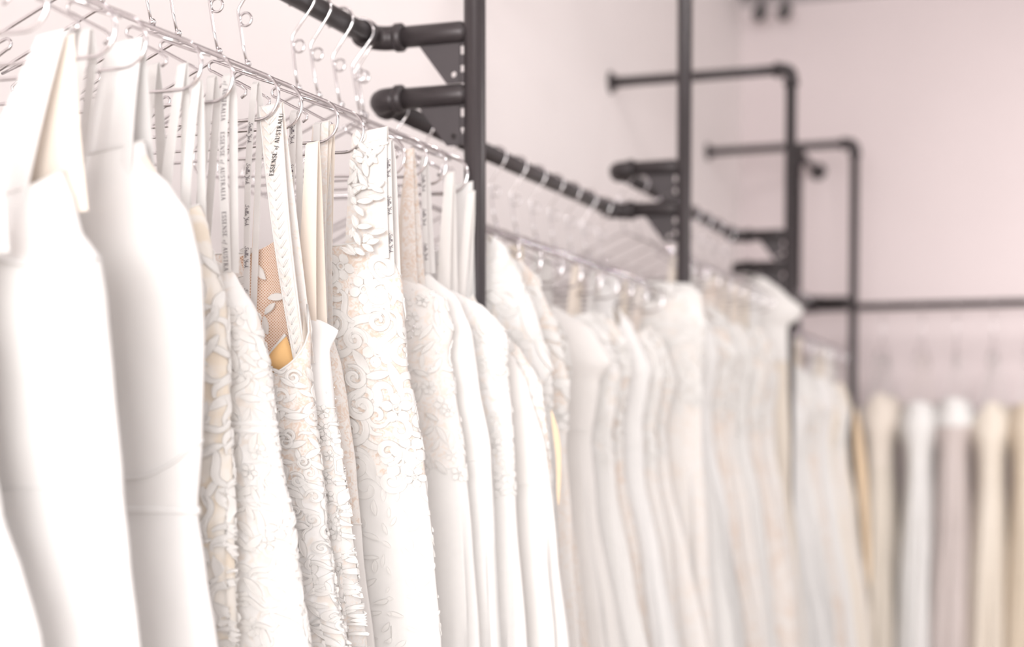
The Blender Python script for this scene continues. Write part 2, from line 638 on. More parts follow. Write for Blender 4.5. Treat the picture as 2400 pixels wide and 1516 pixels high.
SCRIPT = [  # one slanted running hand, written as open strokes
    [(1.3, 1.7), (1.0, 2.0), (.6, 1.75), (.7, 1.3), (1.05, .9), (1.0, .35), (.5, .05), (.05, .3), (.2, .6)],
    [(1.5, .3), (1.9, 1.5), (1.6, .3), (1.75, .05), (2.1, .35)], [(1.45, 1.0), (2.1, 1.1)],
    [(2.05, .4), (2.5, .7), (2.45, .95), (2.25, .8), (2.2, .3), (2.45, .05), (2.8, .4), (3.25, 1.7), (3.1, 1.95), (2.95, 1.5), (2.9, .3), (3.05, .05), (3.35, .4), (3.8, 1.7), (3.65, 1.95), (3.5, 1.5), (3.45, .3), (3.6, .05), (3.9, .3)],
    [(4.5, .8), (4.15, .85), (3.9, .45), (4.05, .08), (4.35, .3), (4.55, .85), (4.45, .25), (4.65, .05), (4.95, .3)],
    [(5.5, 1.6), (5.35, 2.0), (5.7, 1.9), (5.75, 1.2), (6.0, 1.0), (6.3, 1.3), (6.6, 2.0), (6.35, 1.1), (6.0, -.1), (5.6, -.7), (5.3, -.4)],
    [(6.75, .85), (6.55, .6), (6.6, .15), (6.85, .08), (7.05, .4), (7.0, .8), (6.8, .85), (7.2, .7)],
    [(7.3, .8), (7.45, .95), (7.5, .75), (7.8, .8), (7.65, .3), (7.8, .05), (8.05, .3)],
    [(8.1, .05), (8.6, 2.0), (8.3, .6), (8.75, .95), (8.7, .65), (8.45, .5), (8.8, .05), (9.1, .3)],
]


def strokes_serif(word, size, track=.10):
    out, x = [], 0
    for ch in word:
        w, st = GL[ch]
        for th, pl in st:
            out.append((th * size * 1.25, [((x + a) * size, b * size) for a, b in pl]))
        x += w + track
    return out, x * size


def strokes_script(length):
    k = length / 9.1
    return [(.20 * k, [(a * k, b * k) for a, b in pl]) for pl in SCRIPT], length


def lettering(mb, path, wdir, strokes, s0, flip, lift, centre):
    """lay strokes along a ribbon path (Vectors, top to bottom)"""
    seg = [0]
    for a, b in zip(path, path[1:]):
        seg.append(seg[-1] + (b - a).length)

    def P(s, t):
        s = min(max(s, 0), seg[-1] - 1e-5)
        i = 0
        while i < len(seg) - 2 and seg[i + 1] < s:
            i += 1
        u = (s - seg[i]) / (seg[i + 1] - seg[i])
        p = path[i].lerp(path[i + 1], u)
        tg = (path[i + 1] - path[i]).normalized()
        nr = tg.cross(wdir).normalized()
        if nr.y > 0:
            nr = -nr
        return p + wdir * t + nr * lift

    for th, pl in strokes:
        L, Rr = [], []
        for i, (x, y) in enumerate(pl):
            a, b = pl[max(i - 1, 0)], pl[min(i + 1, len(pl) - 1)]
            dx, dy = b[0] - a[0], b[1] - a[1]
            n = sqrt(dx * dx + dy * dy) or 1
            ox, oy = -dy / n * th / 2, dx / n * th / 2
            for lst, sg in ((L, 1), (Rr, -1)):
                xx, yy = x + sg * ox, y + sg * oy - centre
                lst.append(P(s0 - xx, -yy) if flip else P(s0 + xx, yy))
        mb.grid([L, Rr])


def ribbon_path(p0, p1, n=14, sag=0., sd=0):
    rr = random.Random(sd)
    k1, k2 = rr.uniform(-1, 1), rr.uniform(-1, 1)
    out = []
    for i in range(n + 1):
        t = i / n
        p = Vector(p0).lerp(Vector(p1), t)
        p.x += .0035 * sin(pi * t) * k1 + .0015 * sin(2 * pi * t) * k2
        p.y += -.006 * sin(pi * t) * (.4 + abs(k2))
        out.append(p)
    return out


# ------------------------------------------------------------------ lace motifs (strips laid on the cloth)
def motif_leaf(L, Wd, bend, n=7):
    pts, ws = [], []
    for i in range(n + 1):
        t = i / n
        pts.append((bend * L * sin(pi * t * .5) * t, L * (t - .5)))
        ws.append(max(.0006, Wd * sin(pi * min(1, t * .93 + .03)) ** .8))
    return [(pts, ws)]


def motif_scroll(Rd, w, turns=1.35, hand=1, n=22):
    pts, ws = [], []
    for i in range(n + 1):
        t = i / n
        a = turns * 2 * pi * t
        r = Rd * (1 - .80 * t)
        pts.append((hand * r * cos(a), r * sin(a)))
        ws.append(w * (.55 + .75 * sin(pi * (t * .85 + .1))))
    return [(pts, ws)]


def motif_wave(L, w, amp, n=14):
    pts = [(amp * sin(2 * pi * i / n * .9), L * (i / n - .5)) for i in range(n + 1)]
    return [(pts, [w * (.35 + .8 * sin(pi * (i / n * .9 + .05))) for i in range(n + 1)])]


def motif_flower(Rd, k=5):
    out = []
    for j in range(k):
        a = 2 * pi * j / k
        pts, ws = [], []
        for i in range(6):
            t = i / 5
            r = Rd * (.3 + .7 * t)
            pts.append((r * cos(a), r * sin(a)))
            ws.append(Rd * .78 * (sin(pi * (.12 + .80 * t)) ** .7))
        out.append((pts, ws))
    ring = [(Rd * .24 * cos(2 * pi * i / 10), Rd * .24 * sin(2 * pi * i / 10)) for i in range(11)]
    out.append((ring, [Rd * .17] * 11))
    return out


def lay(mb, mot, place, ang, l0, z0, h=.0022):
    ca, sa = cos(ang), sin(ang)
    for pts, ws in mot:
        rows = []
        for i, (x, y) in enumerate(pts):
            a, b = pts[max(i - 1, 0)], pts[min(i + 1, len(pts) - 1)]
            dx, dy = b[0] - a[0], b[1] - a[1]
            n = sqrt(dx * dx + dy * dy) or 1
            nx, ny = -dy / n, dx / n
            row = []
            for s, hh in ((-.5, .0), (-.465, h), (-.40, h * .62), (0, h * .95), (.40, h * .62), (.465, h), (.5, .0)):
                u, v = x + nx * ws[i] * s, y + ny * ws[i] * s
                row.append(place(l0 + u * ca - v * sa, z0 + u * sa + v * ca, hh))
            rows.append(row)
        mb.grid(rows)


# ------------------------------------------------------------------ gowns
class Gown:
    def __init__(s, label, x, y, edge, body='satin', skirt=None, lining='nude', waist=None, hem=.12,
                 scoop=.03, bscoop=.02, thick=.045, closed=False, folds=11, fold_amp=.10, seed=0, rz=0,
                 name='wedding_gown', group=None, flare=.10, seam=True, left=None, nexp=1.4):
        s.nexp = nexp
        s.rnd = random.Random(seed * 13 + 5)
        s.x, s.y = x, y
        s.off = (0, 0, hem)
        s.root = empty(name, label, 'dress', (x, y, hem), group, rz)
        # edge: (half width, z) from the top down
        e = [(z, w) for w, z in edge]
        zl, wl = e[-1]
        if zl > hem + .05:
            e.append((hem, wl + (zl - hem) * flare * 1.3))
        s.tab = e
        s.ltab = left and [(z, w) for w, z in left] or e
        s.top = e[0][0]
        s.waist = waist if waist is not None else s.top - .36
        s.hem = hem
        thick = room(y) if y < YP[1] - .05 else thick
        s.scoop, s.bscoop, s.th = scoop, bscoop, thick
        s.folds, s.famp = folds, fold_amp
        s.closed = closed
        s.ph = [s.rnd.uniform(0, 6.28) for _ in range(5)]
        # arc length round a mid-level section, from the right edge to the front
        s.arc = [0.]
        a, b = lerp_tab(s.tab, s.top - .12), thick
        N = 120
        for k in range(N):
            t0, t1 = pi * k / N, pi * (k + 1) / N
            p0, p1 = (a * cos(t0), b * sin(t0)), (a * cos(t1), b * sin(t1))
            s.arc.append(s.arc[-1] + math.hypot(p1[0] - p0[0], p1[1] - p0[1]))
        s.build(body, skirt or body, lining, seam)

    def topz(s, th):
        f = abs(sin(th)) ** s.nexp
        d = s.scoop if sin(th) < 0 else s.bscoop
        return s.top - d * f

    def B(s, z):
        d = s.top - z
        b = s.th * (.72 + .36 * math.exp(-((d - .13) / .09) ** 2))
        if s.closed and d < .10:
            b *= .35 + .65 * d / .10
        if z < s.waist:
            b += (s.waist - z) * .022 * s.th / .045
        return b

    def S(s, th, z, inset=0.):
        w = lerp_tab(s.tab if cos(th) > 0 else s.ltab, z)
        b = s.B(z)
        k = 1.
        dz = max(0., s.waist + .02 - z)
        if dz > 0:
            g = min(1., dz / .55)
            A = s.famp * g
            t = th + .25 * sin(2 * th + s.ph[3])
            k -= A * (.5 + .5 * cos(s.folds * t + s.ph[0] + dz * 1.3)) + A * .45 * (.5 + .5 * cos((s.folds * 2 - 3) * t + s.ph[1] - dz * 2))
            b *= 1 + .8 * A * cos(s.folds * t + s.ph[0] + dz * 1.3)
        wob = .006 * sin(9 * z + s.ph[2] + 2 * th)
        w = w - inset + wob * .4
        b = b - inset * .5
        sn = sin(th)
        yy = b * (abs(sn) ** .85) * (1 if sn > 0 else -1)
        return Vector((w * k * cos(th), yy + wob * .5 * sn, z))

    def place(s, l, z, h):
        """point on the cloth l metres round from the right edge towards the front"""
        sg = -1
        if l < 0:
            sg, l = 1, -l
        l = min(l, s.arc[-1] - 1e-6)
        lo, hi = 0, len(s.arc) - 1
        while hi - lo > 1:
            md = (lo + hi) // 2
            if s.arc[md] <= l:
                lo = md
            else:
                hi = md
        t = lo + (l - s.arc[lo]) / (s.arc[hi] - s.arc[lo] + 1e-9)
        th = sg * pi * t / 120
        p = s.S(th, z)
        e = .03
        n = (s.S(th + e, z) - s.S(th - e, z)).cross(s.S(th, z + .01) - s.S(th, z - .01))
        n.normalize()
        return p + n * (h + .0006)

    def build(s, body, skirt, lining, seam):
        N = 72
        th = [2 * pi * k / N for k in range(N)]
        rows = []
        nb = 26
        for i in range(nb + 1):
            t = i / nb
            rows.append([s.S(a, s.topz(a) + (s.waist - s.topz(a)) * t) for a in th])
        mb = MB()
        mb.grid(rows, True)
        s.bodice = mb.build('bodice', body, s.root, off=s.off)
        mb = MB()
        ns = 34
        rows = [[s.S(a, s.waist + .004 + (s.hem - s.waist) * (i / ns) ** 1.1) for a in th] for i in range(ns + 1)]
        mb.grid(rows, True)
        s.skirt = mb.build('skirt', skirt, s.root, off=s.off)
        if not s.closed:
            mb = MB()
            rows = [[s.S(a, s.topz(a) - .004 + (s.waist - s.topz(a)) * i / 10, .006) for a in th[::2]] for i in range(11)]
            mb.grid([r[::-1] for r in rows], True)
            mb.build('lining', lining, s.root, off=s.off)
            mb = MB()
            mb.tube([s.S(a, s.topz(a) + .0005, -.0005) for a in th], .0016, 6, True)
            mb.build('neckline_trim', 'ribbon' if body in ('satin', 'tulle', 'ivory') else 'applique', s.root, off=s.off)
        if seam:
            mb = MB()
            mb.tube([s.S(a, s.waist + .003, -.0006) for a in th], .0013, 6, True)
            mb.build('waist_seam', skirt, s.root, off=s.off)

    def loc(s, P):
        """world point to the gown's own axes (gowns that are not turned)"""
        return Vector((P[0] - s.x, P[1] - s.y, P[2]))

    def strap(s, p0, p1, w0, w1, material='satin', name='strap', y0=0., y1=-.02, both=True, label=None, bow=0., seat=True):
        """cloth strap from the hanger (p0) to the bodice (p1), local x,z; folds over to the back"""
        n = 12
        p1, yb = list(p1), .02
        if not s.closed and seat:
            p1[0] = max(-.92, min(.92, p1[0] / s.tab[0][1])) * s.tab[0][1]
            c = max(-1., min(1., p1[0] / s.tab[0][1]))
            a = -math.acos(c)
            nk = s.S(a, s.topz(a))
            p1[1] = min(p1[1], nk.z - .035)
            y1 = nk.y * .80 if y1 < 0 else -nk.y * .7
            yb = -nk.y * .8
        elif s.closed:
            y1 = 0.
            p1[1] -= .03
        pts, ws = [], []
        for i in range(n + 1):
            t = i / n
            x = p0[0] + (p1[0] - p0[0]) * t + bow * sin(pi * t)
            pts.append(Vector((x, y0 + .008 + (y1 - y0 - .012) * t - .004 * sin(pi * t), p0[1] + (p1[1] - p0[1]) * t)))
            ws.append(w0 + (w1 - w0) * t)
        if both:
            pre, pw = [], []
            for i in range(7):
                t = 1 - i / 7
                pre.append(Vector((p0[0] + (p1[0] - p0[0]) * t * .9, y0 + .018 + yb * t, p0[1] + (p1[1] - p0[1]) * t)))
                pw.append(w0 * .9 + (w1 - w0) * t)
            pre.append(Vector((p0[0], y0 + .013, p0[1] + .004)))
            pw.append(w0)
            pts, ws = pre + pts, pw + ws
        mb = MB()
        mb.band(pts, ws, (1, 0, .12), .0009)
        return mb.build(name, material, s.root, off=s.off, label=label, crease=35)

    def sliver(s, q0, q1, w):
        """edge of the coloured lining that shows beside the skirt"""
        n = 14
        pts = [Vector((q0[0] + (q1[0] - q0[0]) * t + .006 * sin(4 * t), .022, q0[1] + (q1[1] - q0[1]) * t)) for t in [k / n for k in range(n + 1)]]
        mb = MB()
        mb.band(pts, [.001 + w * (sin(pi * k / n) ** .8) * (.75 + .25 * cos(5 * k / n)) for k in range(n + 1)], (1, 0, .1), .001)
        return mb.build('lining_edge', 'apricot', s.root, off=s.off, crease=35, label='strip of apricot lining')

    def ribbon(s, q0, q1, w=.012, text=None, ink='ink', sd=0, y0=.009, y1=-.012, start=.0, label=None, period=None):
        """hanging loop of ribbon from hanger (q0) to the bodice side (q1), local x,z"""
        path = ribbon_path((q0[0], y0, q0[1]), (q1[0], y1, q1[1]), 16, 0, sd)
        over = [Vector((q1[0] + .004, y1 + .016, q1[1])), Vector((q0[0] + .003, y0 + .014, q0[1] - .03)), Vector((q0[0], y0 + .010, q0[1])), Vector((q0[0], y0 + .005, q0[1] + .005))]
        wd = Vector((1, -.10, 0)).normalized()
        mb = MB()
        mb.band(over + path, w, wd, .0005)
        o = mb.build('ribbon_loop', 'ribbon', s.root, off=s.off, label=label, crease=35)
        if text:
            mb = MB()
            if text == 'serif':
                st, ln = strokes_serif('ESSENSE of AUSTRALIA', w * .50)
                per, cen = period or ln + .016, w * .25
            else:
                st, ln = strokes_script(.034)
                per, cen = period or .066, .0032
            total = sum((b - a).length for a, b in zip(path, path[1:]))
            x = start
            while x < total:
                part = [(t_, [(a, b) for a, b in pl]) for t_, pl in st if x + min(a for a, b in pl) > .001 and x + max(a for a, b in pl) < total - .002]
                if part:
                    lettering(mb, path, wd, part, x, False, .0016, cen)
                x += per
            c = mb.build('lettering', ink, o, smooth=False, off=s.off)
            if text == 'serif':
                c['label'] = 'grey serif letters ESSENSE of AUSTRALIA'
            else:
                c['label'] = 'small grey script words Stella York'
        return o

    def lace(s, zones, sd=0, one_by_one=True, h=.0012):
        """zones: (l0, l1, z0, z1, step, kinds, size)"""
        rr = random.Random(sd)
        J = MB()
        for l0, l1, z0, z1, step, kinds, size in zones:
            z = z0
            row = 0
            while z < z1:
                l = l0 + (step * .5 if row % 2 else 0)
                while l < l1:
                    k = rr.choice(kinds)
                    q = size * rr.uniform(.75, 1.25)
                    if k == 'leaf':
                        mo, nm = motif_leaf(q * 1.5, q * .55, rr.uniform(-.4, .4)), 'lace_leaf'
                    elif k == 'scroll':
                        mo, nm = motif_scroll(q * .75, q * .30, rr.uniform(1.0, 1.5), rr.choice((-1, 1))), 'lace_scroll'
                    elif k == 'wave':
                        mo, nm = motif_wave(q * 2.0, q * .34, q * .3), 'lace_stem'
                    else:
                        mo, nm = motif_flower(q * .72, rr.choice((5, 5, 6))), 'lace_flower'
                    mb = MB() if one_by_one else J
                    lay(mb, mo, s.place, rr.uniform(0, 6.28), l + rr.uniform(-.3, .3) * step, z + rr.uniform(-.3, .3) * step, h * rr.uniform(.7, 2.4))
                    if one_by_one:
                        mb.build(nm, 'applique', s.root, off=s.off, crease=35)
                    l += step
                z += step * .85
                row += 1
        if not one_by_one:
            J.build('lace_applique', 'applique', s.root, off=s.off, kind='stuff', crease=35)

    def beads(s, n, z0, z1, sd=0, l1=.16, r=.0016):
        rr = random.Random(sd)
        mb = MB()
        for _ in range(n):
            mb.sphere(s.place(rr.uniform(-.02, l1), rr.uniform(z0, z1), .001), r * rr.uniform(.7, 1.3), 6)
        mb.build('beading', 'bead', s.root, off=s.off, kind='stuff')

    def belt(s, z, h=.018, material='satin', name='belt', tilt=0.):
        N = 60
        rows = []
        for dz, o in ((-h / 2, -.001), (-h / 2 + .002, -.0045), (h / 2 - .002, -.0045), (h / 2, -.001)):
            rows.append([s.S(2 * pi * k / N, z + dz + tilt * cos(2 * pi * k / N), o) for k in range(N)])
        mb = MB()
        mb.grid(rows, True)
        return mb.build(name, material, s.root, off=s.off)


def solveY(px, x, z, lo=.3, hi=12):
    f = lambda y: pix((x, y, z))[0] - px
    for _ in range(50):
        md = (lo + hi) / 2
        if f(md) > 0:
            hi = md
        else:
            lo = md
    return lo


def E2(px_edges, Y, x0=XR):
    out = []
    for a, b in px_edges:
        p = at(a, b, Y)
        out.append((p.x - x0, p.z))
    return out


def L2(px, py, Y, x0=XR):
    p = at(px, py, Y)
    return (p.x - x0, p.z)


def near(endpx, label_h, yaw=0., ymax=9, roll=0.):
    Y = min(solveY(endpx, XR + HW, ZU - .29), ymax)
    hanger(XR, Y, ZU, label_h, yaw, roll)
    return Y


# ---- section A: the near rail, one by one ----
ENDS = [-60, 112, 270, 342, 472, 546, 653, 707, 792, 852, 966, 1000, 1046, 1096, 1172]
YA = [min(solveY(e, XR + HW, ZU - .29), 3.155) for e in ENDS]


def room(y):
    """half the cloth depth the neighbours on the rail leave"""
    g = sorted(abs(y - q) for q in YA)[1:3]
    return min(.055, max(.024, .34 * sum(g) / 2 + .14 * g[0]))


Y = near(-60, 'chrome wire hanger cut off by the left edge, nearest of all')
g = Gown('white satin skirt panel in the bottom left corner, nearest gown of the rail', XR, Y, E2([(-30, 500), (-60, 720), (-40, 1000), (2, 1211), (56, 1353), (80, 1420), (108, 1516)], Y), 'satin', seed=1, folds=7, thick=.05)
g.strap(L2(-70, 60, Y), L2(-60, 520, Y), .03, .05)

Y = near(112, 'blurred chrome wire hanger in the top left corner holding a wide satin strap')
g = Gown('smooth white satin gown at far left with wide slanting strap and curved bust seam', XR, Y,
         E2([(150, 400), (176, 470), (190, 540), (234, 604), (246, 700), (262, 900), (285, 1145), (310, 1300), (348, 1516)], Y), 'satin', seed=2, folds=6, thick=.055, scoop=.05,
         waist=at(285, 1150, Y).z, fold_amp=.07)
g.strap(L2(112, 75, Y), L2(10, 440, Y), .040, .10, 'satin', y1=-.045, both=False)
g.strap(L2(122, 80, Y), L2(95, 480, Y), .035, .12, 'nude', name='back_strap', y0=.012, y1=.03, both=False, label='nude inside face of the strap')
mb = MB()
mb.tube([g.place(l, at(232, 604, Y).z - .012 * sin(min(1, l / .12) * pi * .9), .001) for l in [k * .012 for k in range(16)]], .003, 6)
mb.build('bust_seam', 'satin', g.root, off=g.off)

Y = near(270, 'chrome wire hanger second from the left edge, carrying lettered ribbon loops')
g = Gown('gown almost hidden at far left, shown by two hanging ribbon loops with lettering', XR, Y,
         E2([(150, 440), (178, 600), (196, 900), (236, 1140), (296, 1516)], Y), 'ivory', seed=3, thick=.035, folds=6)
g.ribbon(L2(160, 62, Y), L2(138, 440, Y), .013, 'serif', sd=1, start=-.05)
g.ribbon(L2(190, 70, Y), L2(172, 440, Y), .016, None, sd=2)

Y = near(342, 'chrome wire hanger third from the left edge, half covered by a broad white strap')
g = Gown('smooth white crepe gown with broad straight shoulder strap and narrow waist belt', XR, Y,
         E2([(336, 330), (345, 385), (392, 430), (440, 505), (468, 640), (477, 800), (476, 1040), (466, 1190), (490, 1330), (522, 1516)], Y), 'satin', seed=4, folds=6, thick=.055, scoop=.03,
         waist=at(468, 1198, Y).z, fold_amp=.08)
g.strap(L2(285, 95, Y), L2(268, 440, Y), .056, .085, 'satin', y1=-.04)
g.belt(at(468, 1196, Y).z, .012, 'satin')
mb = MB()
mb.tube([g.place(l, at(470, 1030, Y).z - .052 * sin(min(1, l / .10) * pi / 2), .001) for l in [k * .008 for k in range(15)]], .0025, 6)
mb.build('cup_seam', 'satin', g.root, off=g.off)

Y = near(472, 'chrome wire hanger fourth from the left edge, above sheer pale straps')
g = Gown('cream ruffled lace gown glimpsed as a narrow strip beside the smooth crepe gown', XR, Y,
         E2([(470, 480), (488, 520), (500, 600), (530, 720), (535, 1000), (548, 1200), (566, 1516)], Y), 'lace_cream', 'lace_cream', seed=5, folds=17, fold_amp=.10, thick=.045)
g.strap(L2(352, 150, Y), L2(348, 470, Y), .016, .02, 'tulle')
g.strap(L2(420, 150, Y), L2(398, 480, Y), .014, .02, 'tulle')
g.strap(L2(455, 190, Y), L2(466, 490, Y), .012, .016, 'tulle')
g.lace([(-.01, .10, at(500, 1500, Y).z, at(500, 560, Y).z, .030, ['leaf', 'wave'], .026)], 5, False, .0016)

Y = near(546, 'chrome wire hanger fifth from the left edge, its ribbon printed in serif capitals')
g = Gown('white lace gown with sash and pale satin shoulder under the serif-lettered ribbon', XR, Y,
         E2([(492, 606), (520, 614), (547, 640), (602, 740), (630, 880), (645, 1000), (662, 1090), (700, 1230), (722, 1380), (748, 1516)], Y), 'lace', 'lace', seed=6, closed=True, folds=14, fold_amp=.08, thick=.045,
         waist=at(660, 1090, Y).z)
g.ribbon(L2(524, 176, Y), L2(541, 640, Y), .0150, 'serif', sd=4, start=-.034)
g.ribbon(L2(487, 180, Y), L2(470, 640, Y), .014, None, sd=5)
g.belt(at(645, 992, Y).z, .009, 'satin', 'sash')
g.belt(at(648, 1010, Y).z, .009, 'satin', 'sash')
g.belt(at(670, 1172, Y).z, .008, 'satin', 'sash')
g.lace([(-.015, .085, at(600, 1516, Y).z, at(560, 720, Y).z, .024, ['leaf', 'leaf', 'flower', 'wave'], .021)], 6, True, .0012)

Y = near(653, 'chrome wire hanger sixth from the left edge, its loop sharp above the braided strap')
g = Gown('lace gown with wide braided strap, nude net panel and tan bra cup', XR, Y,
         E2([(720, 715), (727, 760), (724, 880), (737, 1000), (764, 1200), (800, 1400), (832, 1516)], Y), 'lace_nude', 'lace', seed=7, scoop=.145, bscoop=.13, nexp=.5, folds=13, thick=.045,
         waist=at(764, 1130, Y).z, lining='nude')
st = g.strap(L2(628, 246, Y), L2(707, 850, Y), .040, .022, 'lace_fine', y1=.0, label='wide strap with braided lace', bow=-.004, seat=False)
mb = MB()
for k in range(26):          # raised chevron braid down the strap
    t = (k + .6) / 27
    a, b = L2(628, 246, Y), L2(707, 850, Y)
    cx, cz = a[0] + (b[0] - a[0]) * t - .004 * sin(pi * t), a[1] + (b[1] - a[1]) * t
    yy = .008 - .012 * t - .004 * sin(pi * t) - .0018
    wv = .013 - .0065 * t
    for sg in (1, -1):
        pts = [Vector((cx + sg * wv * q - .003, yy - .0008 * sin(pi * q), cz - .006 + .013 * q ** .8)) for q in (0, .25, .5, .75, 1)]
        mb.band(pts, [.0012, .0042, .0048, .0038, .001], Vector((0, .1, 1)), .0008)
mb.build('braid', 'applique', g.root, off=g.off, kind='stuff')
mb = MB()                    # two stitched edges of the strap
for e in (-1, 1):
    a, b = L2(628, 246, Y), L2(707, 850, Y)
    mb.tube([Vector((a[0] + (b[0] - a[0]) * t - .004 * sin(pi * t) + e * (.019 - .009 * t), -.0015 + .008 - .012 * t - .004 * sin(pi * t), a[1] + (b[1] - a[1]) * t)) for t in [k / 20 for k in range(21)]], .0013, 5)
mb.build('strap_edging', 'applique', g.root, off=g.off)
# heavy serif lettering inside the strap, read upwards
mb = MB()
st_, ln = strokes_serif('ESSENSE of AUSTRALIA', .0078, .06)
pth = [Vector((*L2(658, 262, Y), 0)).xzy, Vector((*L2(638, 414, Y), 0)).xzy]
pth = [Vector((p.x, yy, p.z)) for p, yy in zip(pth, (.0045, -.002))]
g.strap(L2(590, 345, Y), L2(570, 520, Y), .003, .016, 'tan', name='back_strap', y0=.010, y1=.02, both=False, label='tan underside of the back strap')
tot = (pth[1] - pth[0]).length
part = [(t_ * 1.5, pl) for t_, pl in st_ if max(a for a, b in pl) < tot - .002]
lettering(mb, pth, Vector((1, -.1, 0)).normalized(), part, tot - .001, True, .0016, .0039)
mb.build('lettering', 'ink_black', st, smooth=False, off=g.off, label='bold black serif letters ESSENSE of AUSTRALIA')
mb = MB()
a, b, c, d = [Vector((q[0], .012, q[1])) for q in (L2(553, 600, Y), L2(645, 555, Y), L2(628, 890, Y), L2(706, 870, Y))]
rows = []
for i in range(13):
    u = i / 12
    rows.append([(a.lerp(c, u)).lerp(b.lerp(d, u), j / 8) + Vector((0, .012 * sin(pi * j / 8), 0)) for j in range(9)])
mb.grid(rows)
mb.build('net_panel', 'net', g.root, off=g.off, label='nude net panel')
mb = MB()
tl, tr, br, bl = [Vector((q[0], .002, q[1])) for q in (L2(622, 842, Y), L2(669, 784, Y), L2(700, 874, Y), L2(628, 900, Y))]
rows = []
for i in range(15):
    u = i / 14
    rows.append([tl.lerp(bl, u).lerp(tr.lerp(br, u), j / 14) - Vector((0, .020 * (sin(pi * u) * sin(pi * j / 14)) ** .6, 0)) for j in range(15)])
mb.grid(rows)
cup = mb.build('bra_cup', 'tan', g.root, off=g.off, label='tan padded cup')
mb = MB()
mb.tube([r_[0].lerp(r_[0], 0) for r_ in (rows[0],)] + [p - Vector((0, .002, 0)) for p in rows[0][1:]], .0028, 6)
mb.build('cup_trim', 'applique', cup, off=g.off)
for (px, py, an, sz) in ((600, 640, .9, .030), (575, 590, 1.9, .026), (622, 720, -.5, .024), (640, 690, -1.2, .03), (612, 765, .5, .028), (560, 660, 2.2, .03)):
    mb = MB()
    q = L2(px, py, Y)
    lay(mb, motif_leaf(sz, sz * .42, .3), lambda l, z, h: Vector((l, .010 - h, z)), an, q[0], q[1], .002)
    mb.build('lace_leaf', 'applique', g.root, off=g.off, crease=35)
g.ribbon(L2(592, 196, Y), L2(602, 730, Y), .0115, 'script', sd=7, start=.062, y0=.006, y1=-.035)
g.lace([(-.015, .10, at(760, 1516, Y).z, at(700, 870, Y).z, .021, ['leaf', 'scroll', 'leaf', 'wave'], .0185)], 7, True, .0013)

Y = near(707, 'chrome wire hanger seventh from the left edge, with a script-lettered ribbon')
g = Gown('white satin gown with a smooth cap shoulder, next to the tan bra cup', XR, Y,
         E2([(700, 742), (722, 744), (762, 752), (796, 774), (774, 822), (782, 950), (802, 1060), (836, 1290), (872, 1516)], Y), 'satin', 'lace_fine', seed=8, closed=True, folds=12, thick=.04,
         waist=at(790, 960, Y).z)
g.ribbon(L2(681, 262, Y), L2(698, 740, Y), .0125, 'script', sd=8, start=.018)
g.strap(L2(726, 335, Y), L2(722, 745, Y), .022, .034, 'nude', y1=-.006)
g.lace([(-.015, .07, at(860, 1516, Y).z, at(790, 960, Y).z, .021, ['leaf', 'flower', 'wave'], .016)], 8, False)
g.beads(16, at(790, 1100, Y).z, at(790, 900, Y).z, 8, .06)

Y = near(792, 'chrome wire hanger eighth from the left edge, second of two overlapping loops')
g = Gown('gown with pale nude shoulder panel and script-lettered ribbon, left of the scroll lace', XR, Y,
         E2([(745, 735), (772, 770), (796, 860), (810, 950), (832, 1100), (852, 1290), (882, 1516)], Y), 'lace_nude', 'ivory', seed=9, folds=11, thick=.035)
g.ribbon(L2(737, 290, Y), L2(753, 745, Y), .0125, 'script', sd=9, start=.028)
g.strap(L2(742, 285, Y), L2(722, 750, Y), .030, .05, 'lace_fine', y0=.008, y1=.0)
g.strap(L2(758, 290, Y), L2(750, 780, Y), .014, .02, 'nude', y0=.016, y1=.01)

Y = near(852, 'chrome wire hanger ninth from the left edge, left of the scroll lace strap')
g = Gown('gown of large raised scroll and flower lace with a wide lace strap', XR, Y,
         E2([(895, 560), (925, 610), (945, 660), (953, 840), (972, 960), (992, 1090), (1022, 1300), (1050, 1516)], Y), 'lace_nude', 'tulle', seed=10, folds=15, thick=.055,
         waist=at(992, 1120, Y).z, scoop=.02)
sw = L2(862, 306, Y), L2(880, 600, Y)
g.strap(sw[0], sw[1], .066, .085, 'lace_fine', y1=-.04)
for k in range(46):
    mb = MB()
    t = R.random()
    px, py = 862 + 18 * t + R.uniform(-34, 34), 315 + 285 * t
    q = L2(px, py, Y)
    lay(mb, motif_leaf(.027 * R.uniform(.6, 1.2), .0115, R.uniform(-.4, .4)), lambda l, z, h: Vector((l, .005 - .058 * t - h * 2, z)), R.uniform(0, 6.28), q[0], q[1], .002)
    mb.build('lace_leaf', 'applique', g.root, off=g.off, crease=35)
zz = lambda py: at(900, py, Y).z
g.lace([(-.01, .14, zz(1130), zz(620), .036, ['scroll', 'flower', 'scroll', 'wave', 'leaf'], .033)], 10, True, .0016)
g.lace([(-.01, .14, zz(1500), zz(1160), .030, ['leaf'], .014)], 110, False, .001)
g.ribbon(L2(906, 330, Y), L2(926, 645, Y), .010, 'script', sd=10, start=.03)
g.beads(20, zz(1000), zz(650), 10, .12)

Y = near(966, 'chrome wire hanger tenth from the left edge, dipping below its neighbour', roll=.05)
g = Gown('white tulle gown with beaded cap sleeve, right of the scroll lace gown', XR, Y,
         E2([(935, 650), (990, 668), (1040, 700), (1060, 770), (1050, 830), (1066, 900), (1092, 1060), (1112, 1250), (1134, 1516)], Y), 'lace_fine', 'tulle', seed=11, closed=True, folds=14, thick=.045)
g.beads(60, at(1000, 880, Y).z, at(1000, 680, Y).z, 11, .18, .0018)
g.strap(L2(955, 350, Y), L2(962, 660, Y), .016, .034, 'lace_nude')
g.lace([(-.01, .12, at(1000, 1100, Y).z, at(1000, 690, Y).z, .030, ['leaf', 'flower', 'leaf'], .02)], 11, False)

